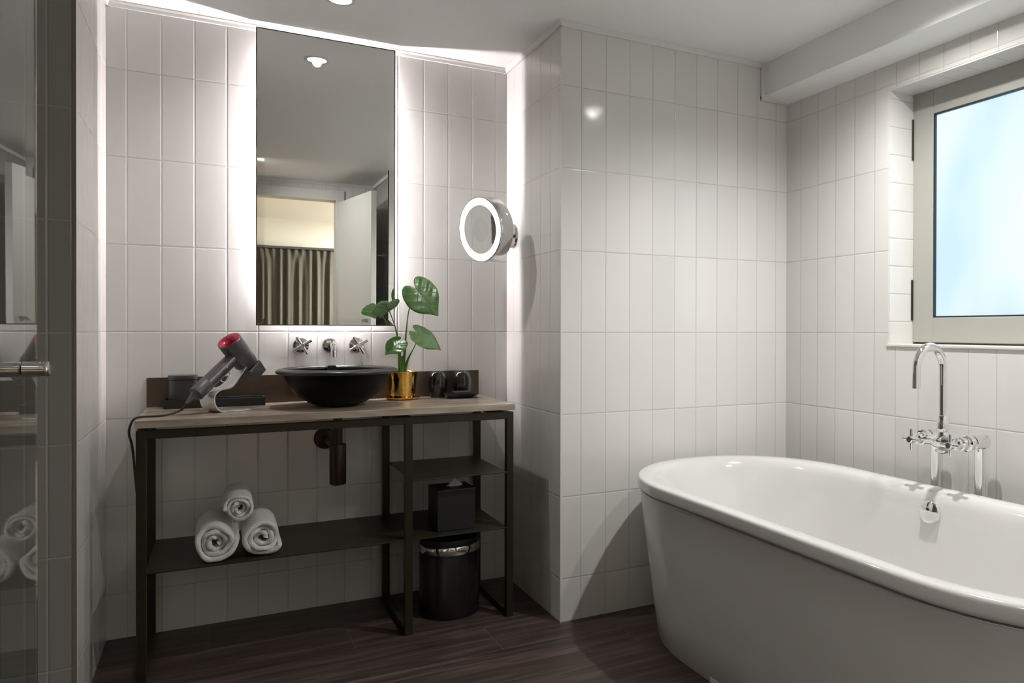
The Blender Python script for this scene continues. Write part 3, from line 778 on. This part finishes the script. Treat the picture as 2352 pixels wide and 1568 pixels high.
# ------------------------------------------------------------------ potted plant
PC = Vector((0.640, 3.042, VZ))
pot = thing('potted_plant', 'young monstera with heart shaped leaves in a polished brass pot on the countertop', 'plant', tuple(PC))
bm = bmesh.new(); lathe(bm, [(0.048, 0.0), (0.060, 0.001), (0.066, 0.005), (0.0675, 0.009), (0.065, 0.010), (0.055, 0.006), (0.045, 0.005)], PC, n=64); obj('saucer', bm, M_brass, pot, smooth=50)
bm = bmesh.new(); lathe(bm, [(0.044, 0.006), (0.0465, 0.007), (0.050, 0.035), (0.0525, 0.080), (0.0555, 0.104), (0.0575, 0.108), (0.0565, 0.1095), (0.0535, 0.106), (0.049, 0.090)], PC, n=64); obj('pot', bm, M_brass, pot, smooth=50)
bm = bmesh.new(); lathe(bm, [(0.0495, 0.094), (0.03, 0.098), (0.0, 0.100)], PC, n=40); obj('soil', bm, M_soil, pot)
def leaf(att, tip, up, width, droop=0.12, fold=0.18):
    """heart shaped blade: att = where the stalk joins, tip = leaf point, up = face normal hint"""
    att, tip, up = Vector(att), Vector(tip), Vector(up)
    ux = (tip-att); Ln = ux.length; ux.normalize()
    uz = (up - ux*up.dot(ux)).normalized(); uy = uz.cross(ux)
    bm = bmesh.new(); uvl = bm.loops.layers.uv.new('UVMap')
    nr, na = 10, 56
    rings = []
    def rad(th):
        a = abs(th)
        r = 0.56 + 0.10*math.cos(a) + 0.34*math.exp(-(a/0.26)) 
        r *= 1 - 0.72*math.exp(-((PI-a)/0.30)**2)
        r *= 1 + 0.05*math.sin(a*2)**2
        return r
    cen = bm.verts.new(att); loc = {cen: (0, 0)}
    grid = []
    for j in range(1, nr+1):
        row = []
        for i in range(na+1):
            th = -PI*0.985 + 2*PI*0.985*i/na
            rr = rad(th)*j/nr
            x = rr*math.cos(th); y = rr*math.sin(th)*width
            z = -droop*(x*x if x > 0 else 0.4*x*x) - fold*(-abs(y)*0.35 + y*y*1.1) + 0.012*math.sin(x*20+abs(y)*14)*min(1, abs(y)*3)
            v = bm.verts.new(att + (ux*x + uy*y + uz*z)*Ln); loc[v] = (x, y); row.append(v)
        grid.append(row)
    for i in range(na): bm.faces.new((cen, grid[0][i], grid[0][i+1]))
    for j in range(nr-1):
        for i in range(na): bm.faces.new((grid[j][i], grid[j+1][i], grid[j+1][i+1], grid[j][i+1]))
    for f in bm.faces:
        for l in f.loops: l[uvl].uv = (loc[l.vert][0]*0.8+0.4, loc[l.vert][1]*0.8+0.5)
    o = obj('leaf', bm, M_leaf, pot, smooth=180)
    s = o.modifiers.new('s', 'SOLIDIFY'); s.thickness = 0.0006
    return o
leaf((0.693, 3.002, 1.212), (0.773, 2.990, 1.120), (-0.10, -0.86, 0.42), 1.02)
leaf((0.567, 2.976, 1.158), (0.548, 3.038, 1.118), (0.0, -0.50, 0.86), 1.36, droop=0.20, fold=0.12)
leaf((0.697, 2.990, 1.045), (0.781, 2.975, 0.990), (0.15, -0.62, 0.76), 1.05)
leaf((0.612, 2.985, 1.012), (0.560, 2.970, 0.972), (-0.30, -0.72, 0.60), 1.05)
def stalk(pts, r0, r1):
    bm = bmesh.new(); c = catmull(pts, 6); tube(bm, c, [r0+(r1-r0)*min(1, 1.6*i/(len(c)-1)) for i in range(len(c))], n=10); obj('stalk', bm, M_stem, pot, smooth=60)
stalk([(0.640, 3.040, 0.888), (0.646, 3.035, 0.96), (0.651, 3.028, 1.05), (0.662, 3.016, 1.15), (0.693, 3.0035, 1.2105)], 0.0075, 0.0021)
stalk([(0.632, 3.042, 0.888), (0.628, 3.030, 0.96), (0.612, 3.012, 1.05), (0.588, 3.000, 1.12), (0.567, 2.979, 1.156)], 0.0080, 0.0020)
stalk([(0.646, 3.040, 0.888), (0.658, 3.030, 0.945), (0.676, 3.012, 0.990), (0.697, 2.992, 1.044)], 0.0070, 0.0018)
stalk([(0.630, 3.040, 0.888), (0.624, 3.022, 0.94), (0.618, 3.000, 0.985), (0.612, 2.986, 1.011)], 0.0060, 0.0018)
bm = bmesh.new(); tube(bm, [(0.636, 3.040, 0.885), (0.637, 3.038, 0.925), (0.640, 3.036, 0.960)], [0.012, 0.009, 0.004], n=12); obj('stem_base', bm, M_stem, pot, smooth=60)
setparent(pot)

# ------------------------------------------------------------------ rolled towels
def towel(cx, cz, y0, y1, r, seed, label, turns=4.0, squash=1.0, ph0=0.0, tail=False):
    rnd = random.Random(seed)
    thk = r/(turns+0.55)
    bm = bmesh.new(); rings = []
    N_ = int(turns*40)
    for i in range(N_+1):
        th = ph0 + 2*PI*turns*i/N_
        rad = thk*0.50 + (r-thk*0.98)*i/N_
        wob = 1 + 0.035*math.sin(3*th+seed) + 0.02*math.sin(5*th*0.97+seed*2)
        c = Vector((math.cos(th), 0, math.sin(th)))*rad*wob
        n_ = Vector((math.cos(th), 0, math.sin(th)))
        yo = 0.007*math.sin(th*1.3+seed)+0.004*math.sin(th*2.7)+0.010*(1-i/N_)
        h = thk*0.49*(0.92+0.10*math.sin(th*4.1+seed))
        loop = []
        for k in range(7):      # rounded fold at the front
            a = -PI/2 + PI*k/6
            loop.append(c + n_*h*math.sin(a) + Vector((0, y0+yo - h*0.95*math.cos(a), 0)))
        for k in range(1, 5): loop.append(c + n_*h + Vector((0, y0+yo+(y1-y0)*k/5, 0)))
        for k in range(7):
            a = PI/2 - PI*k/6
            loop.append(c + n_*h*math.sin(a) + Vector((0, y1+yo + h*0.6*math.cos(a), 0)))
        for k in range(4, 0, -1): loop.append(c - n_*h + Vector((0, y0+yo+(y1-y0)*k/5, 0)))
        rings.append(loop)
    ring_loft(bm, rings, True, True)
    for v in bm.verts:
        v.co.z = v.co.z*squash
        # settle the underside on what carries it
        if v.co.z < -r*squash*0.90: v.co.z = -r*squash*0.90 + (v.co.z + r*squash*0.90)*0.15
        v.co.x += cx; v.co.z += cz
        d = noise.noise_vector(Vector(v.co)*38)*0.0022
        v.co += d
    bmesh.ops.recalc_face_normals(bm, faces=bm.faces)
    o = obj('rolled_towel', bm, M_terry, smooth=180)
    bm2 = None
    me = o.data
    c0 = Vector((cx, (y0+y1)/2, cz-r*squash*0.9)); me.transform(Matrix.Translation(-c0)); o.location = c0
    s = o.modifiers.new('sub', 'SUBSURF'); s.levels = 1; s.render_levels = 1
    return tag(o, label, 'towel', 'rolled white towels on the lower shelf')
t1 = towel(-0.003, 0.396, 2.712, 2.94, 0.067, 1, 'left and largest rolled white towel on the lower shelf of the washstand', turns=3.2, ph0=-1.1)
t2 = towel(0.1300, 0.3935, 2.712, 2.93, 0.0655, 4, 'right rolled white towel on the lower shelf of the washstand', turns=3.0, squash=0.98, ph0=-0.4)
t3 = towel(0.0640, 0.4885, 2.735, 2.97, 0.0475, 6, 'small rolled white towel stacked on top of the two others', turns=3.4, ph0=0.8)

# ------------------------------------------------------------------ tissue box, bin
t = thing('tissue_box', 'black square tissue box on the lower shelf under the short shelf', 'tissue box', (0.768, 2.80, 0.3338))
bm = bmesh.new(); X0, X1, Y0, Y1, Z0, Z1 = 0.699, 0.8385, 2.732, 2.868, 0.3338, 0.482
box(bm, X0, X1, Y0, Y1, Z0, Z1, bev=0.002)
obj('box_cover', bm, M_blkmat, t)
bm = bmesh.new(); 
ring = []
pts_ = []
for j in range(6):
    k = j/5; row = []
    for i in range(20):
        a = 2*PI*i/20; rr_ = 0.030*(1-k)**0.8*(1+0.25*math.sin(3*a+j))+0.002
        row.append(Vector((0.775+rr_*math.cos(a)+0.010*k, 2.80+0.45*rr_*math.sin(a), Z1-0.002+0.030*k+0.003*math.sin(2*a))))
    pts_.append(row)
ring_loft(bm, pts_, True, True); obj('tissue', bm, M_tissue, t, smooth=60)
bm = bmesh.new(); lathe(bm, [(0.030, 0), (0.033, 0.0012), (0.0345, 0)], (0.775, 2.80, Z1), n=32, caps=(False, False))
for v in bm.verts: v.co.y = 2.80+(v.co.y-2.80)*0.6
obj('opening_ring', bm, M_blkgloss, t)
setparent(t)
t = thing('waste_bin', 'round black waste bin with a chrome band under the shelves', 'bin', (0.775, 2.853, 0))
BR = 0.110
bm = bmesh.new(); lathe(bm, [(BR*0.99, 0.0), (BR*1.01, 0.006), (BR*1.0, 0.012), (BR*1.01, 0.018), (BR*0.995, 0.026), (BR, 0.234), (BR*0.99, 0.236)], (0.775, 2.853, 0), n=72); obj('bin_body', bm, pmat('black_lacquer', (0.010, 0.008, 0.008), rough=0.25, spec=0.35), t, smooth=40)
bm = bmesh.new(); lathe(bm, [(BR*1.005, 0.236), (BR*1.02, 0.238), (BR*1.02, 0.264), (BR*1.005, 0.266)], (0.775, 2.853, 0), n=72); obj('chrome_band', bm, M_chrome, t, smooth=40)
bm = bmesh.new(); lathe(bm, [(BR*0.99, 0.264), (BR*0.985, 0.284), (BR*0.97, 0.288), (BR*0.93, 0.286), (BR*0.90, 0.270)], (0.775, 2.853, 0), n=72); obj('bin_rim', bm, M_blkmat, t, smooth=40)
setparent(t)

# ------------------------------------------------------------------ bathtub
TX, TY = 1.621, 1.570
def stad(a, b, e, z, n=40, m=8, ex=2.15):
    pts = []
    def pw(v): return (abs(v)**(2/ex))*(1 if v >= 0 else -1)
    for i in range(n+1):
        th = PI*i/n
        pts.append(Vector((TX + a*pw(math.cos(th)), TY + (b-e) + e*pw(math.sin(th)), z)))
    for k in range(1, m): pts.append(Vector((TX-a, TY+(b-e)-2*(b-e)*k/m, z)))
    for i in range(n+1):
        th = PI + PI*i/n
        pts.append(Vector((TX + a*pw(math.cos(th)), TY - (b-e) + e*pw(math.sin(th)), z)))
    for k in range(1, m): pts.append(Vector((TX+a, TY-(b-e)+2*(b-e)*k/m, z)))
    return pts
tub = thing('bathtub', 'large white freestanding oval bathtub under the window', 'bathtub', (TX, TY, 0))
bm = bmesh.new()
ring_loft(bm, [stad(.311, .872, .40, 0.0), stad(.314, .875, .40, 0.004), stad(.335, .884, .41, 0.13), stad(.356, .893, .42, 0.27), stad(.377, .903, .43, 0.41), stad(.391, .909, .44, 0.518), stad(.394, .911, .44, 0.5235), stad(.390, .907, .44, 0.5255), stad(.37, .89, .44, 0.5265)], True, False)
obj('tub_panel', bm, M_tubside, tub, smooth=50)
bm = bmesh.new()
ring_loft(bm, [stad(.389, .906, .44, 0.5255), stad(.389, .906, .44, 0.5295)])
obj('tub_seam', bm, M_seam, tub)
bm = bmesh.new()
R_ = [(.37, .89, .44, .529), (.397, .913, .445, .5295), (.4005, .916, .45, .532), (.402, .9175, .45, .540), (.402, .9175, .45, .560), (.4005, .916, .45, .5655), (.396, .912, .45, .569), (.389, .905, .45, .5702),
      (.372, .888, .44, .5702), (.356, .872, .43, .568), (.345, .860, .42, .562), (.337, .850, .42, .551), (.331, .841, .42, .535), (.322, .815, .41, .48), (.310, .782, .40, .40), (.296, .745, .38, .30), (.277, .705, .36, .21), (.245, .655, .32, .160), (.18, .57, .25, .140), (.09, .42, .15, .134), (.02, .30, .05, .133)]
ring_loft(bm, [stad(a, b, e, z) for a, b, e, z in R_], False, True)
bmesh.ops.recalc_face_normals(bm, faces=bm.faces)
obj('tub_basin', bm, M_tub, tub, smooth=179)
# overflow dial
oc_ = Vector((1.9465, 1.617, 0.502)); on_ = Vector((-0.97, 0, 0.16)).normalized()
bm = bmesh.new(); lathe(bm, [(0.0365, -0.004), (0.0365, 0.008), (0.034, 0.013), (0.028, 0.016), (0.0, 0.017)], oc_, on_, n=48); ov = obj('overflow_dial', bm, M_chrome, tub, smooth=35)
bm = bmesh.new(); e_a = Vector((0, 1, 0)); e_b = on_.cross(e_a).normalized()
c1 = oc_+on_*0.018
ring_loft(bm, [[c1-e_a*0.034-e_b*0.005, c1+e_a*0.034-e_b*0.005, c1+e_a*0.034-e_b*0.001, c1-e_a*0.034-e_b*0.001], [c1-e_a*0.030-e_b*0.004+on_*0.010, c1+e_a*0.030-e_b*0.004+on_*0.010, c1+e_a*0.030-e_b*0.002+on_*0.010, c1-e_a*0.030-e_b*0.002+on_*0.010]], True, True)
bmesh.ops.recalc_face_normals(bm, faces=bm.faces)
obj('dial_grip', bm, M_chrome, ov)
bm = bmesh.new(); lathe(bm, [(0.0, 0), (0.030, 0), (0.030, 0.003), (0.0, 0.006)], (TX, TY, 0.133), n=36); obj('drain', bm, M_chrome, tub, smooth=40)
# access slot in the panel foot
sx = TX-0.3165
obj('access_hatch', B(sx-0.0012, sx+0.01, 1.835, 1.885, 0.0, 0.022, bev=0.001), M_tubside, tub)
setparent(tub)

# ------------------------------------------------------------------ floor standing bath filler
fa = thing('bath_filler', 'floor standing chrome bath filler with swan neck spout behind the bathtub', 'bath filler', (2.085, 1.63, 0))
PY = (1.714, 1.548); PX = 2.084
for y in PY:
    bm = bmesh.new(); lathe(bm, [(0.026, 0.0), (0.026, 0.006), (0.0165, 0.010), (0.0165, 0.700)], (PX, y, 0), n=30); obj('standpipe', bm, M_chrome, fa, smooth=40)
    bm = bmesh.new(); lathe(bm, [(0.010, -0.024), (0.0215, -0.022), (0.023, -0.018), (0.023, 0.038), (0.020, 0.040), (0.020, 0.046), (0.025, 0.048), (0.025, 0.066), (0.021, 0.070)], (PX, y, 0.7185), (-1, 0, 0), n=36); obj('elbow', bm, M_chrome, fa, smooth=35)
bm = bmesh.new()
bx = 2.000
lathe(bm, [(0.012, -0.086), (0.0185, -0.082), (0.0195, -0.070), (0.016, -0.052), (0.0175, -0.036), (0.0235, -0.022), (0.026, 0.0), (0.0235, 0.022), (0.0175, 0.036), (0.016, 0.052), (0.0195, 0.070), (0.0185, 0.082), (0.012, 0.086)], (bx, 1.6185, 0.7185), (0, 1, 0), n=40)
lathe(bm, [(0.024, -0.028), (0.020, -0.034), (0.014, -0.038), (0.0, -0.038)], (bx, 1.6185, 0.7185), (0, 0, 1), n=36, caps=(False, False))
lathe(bm, [(0.022, 0.010), (0.0185, 0.028), (0.0165, 0.034)], (bx, 1.6185, 0.7185), (0, 0, 1), n=36, caps=(False, True))
obj('mixer_body', bm, M_chrome, fa, smooth=45)
for y in (1.707, 1.529):
    bm = bmesh.new(); lathe(bm, [(0.021, 0.0), (0.021, 0.014), (0.0165, 0.018), (0.0165, 0.030), (0.010, 0.033), (0.010, 0.048), (0.0115, 0.049), (0.0115, 0.064), (0.009, 0.067)], (bx-0.002, y*0.6+1.6185*0.4+(0.02 if y > 1.6 else -0.02), 0.7185), (-1, 0, 0), n=32)
    hyc = y*0.6+1.6185*0.4+(0.02 if y > 1.6 else -0.02)
    obj('valve_stem', bm, M_chrome, fa, smooth=35)
    bm = bmesh.new(); c = Vector((bx-0.058, hyc, 0.7185))
    for d in (Vector((0, 0, 1)), Vector((0, 1, 0))):
        tube(bm, [c-d*0.0335, c-d*0.033, c+d*0.033, c+d*0.0335], [0.0036, 0.005, 0.005, 0.0036], n=16)
    obj('cross_handle', bm, M_chrome, fa, smooth=50)
bm = bmesh.new(); rs = 0.0605
ptsS = [(bx, 1.6185, 0.745), (bx, 1.6185, 0.80), (bx, 1.6185, 0.88), (bx, 1.6185, 0.945)] + [(bx-rs+rs*math.cos(a), 1.6185, 0.945+rs*1.16*math.sin(a)) for a in [PI*k/20 for k in range(1, 20)]] + [(bx-2*rs, 1.6185, 0.94), (bx-2*rs-0.001, 1.6185, 0.888)]
tube(bm, ptsS, 0.0132, n=28); obj('swan_neck_spout', bm, M_chrome, fa, smooth=50)
bm = bmesh.new(); lathe(bm, [(0.0180, 0.0), (0.0185, 0.002), (0.0185, 0.050), (0.0165, 0.053)], (bx, 1.6185, 0.748), n=32); obj('spout_collar', bm, M_chrome, fa, smooth=35)
setparent(fa)

# ------------------------------------------------------------------ glass door with knob
gd = Vector((0.0536, 0.9986, 0)); gn = Vector((0.9986, -0.0536, 0))
e0 = Vector((-0.274, 1.654, 0))
gdoor = thing('glass_door', 'clear glass shower door standing open at the left edge of the room', 'door', tuple(e0-gd*0.37))
bm = bmesh.new()
def gp(s, w, z): return e0 - gd*s + gn*w + Vector((0, 0, z))
ring_loft(bm, [[gp(0, 0, z), gp(0, -0.008, z), gp(0.74, -0.008, z), gp(0.74, 0, z)] for z in (0.012, 2.10)], True, True)
bmesh.ops.recalc_face_normals(bm, faces=bm.faces)
obj('glass_pane', bm, M_glass, gdoor)
kc = gp(0.089, 0, 0.9985)
bm = bmesh.new(); lathe(bm, [(0.010, 0.0), (0.0125, 0.001), (0.0125, 0.024), (0.0118, 0.0245), (0.0118, 0.0258), (0.0125, 0.0262), (0.0125, 0.0285), (0.0118, 0.029), (0.0118, 0.030), (0.0125, 0.0305), (0.0125, 0.034), (0.0118, 0.0355), (0.0, 0.036)], kc, gn, n=40); obj('knob', bm, M_chrome, gdoor, smooth=35)
bm = bmesh.new(); lathe(bm, [(0.010, 0.008), (0.0125, 0.009), (0.0125, 0.042), (0.0118, 0.0435), (0.0, 0.044)], kc, -gn, n=40); obj('knob', bm, M_chrome, gdoor, smooth=35)
for z in (0.3, 1.8):
    bm = bmesh.new()
    c = gp(0.72, -0.004, z)
    box(bm, c.x-0.014, c.x+0.014, c.y-0.03, c.y+0.03, z-0.045, z+0.045, bev=0.003); obj('glass_hinge', bm, M_chrome, gdoor)
setparent(gdoor)
c = gp(0.75, -0.004, 0)
fp = thing('shower_screen', 'fixed clear glass screen continuing the shower door towards the doorway', 'shower screen', (c.x, 0.3, 0))
obj('screen_pane', B(c.x-0.004, c.x+0.004, YK+0.01, c.y-0.005, 0.0, 2.10), glass_mat('panel_glass'), fp)
obj('wall_channel', B(c.x-0.010, c.x+0.010, YK, YK+0.02, 0.0, 2.10), M_chrome, fp)
setparent(fp)
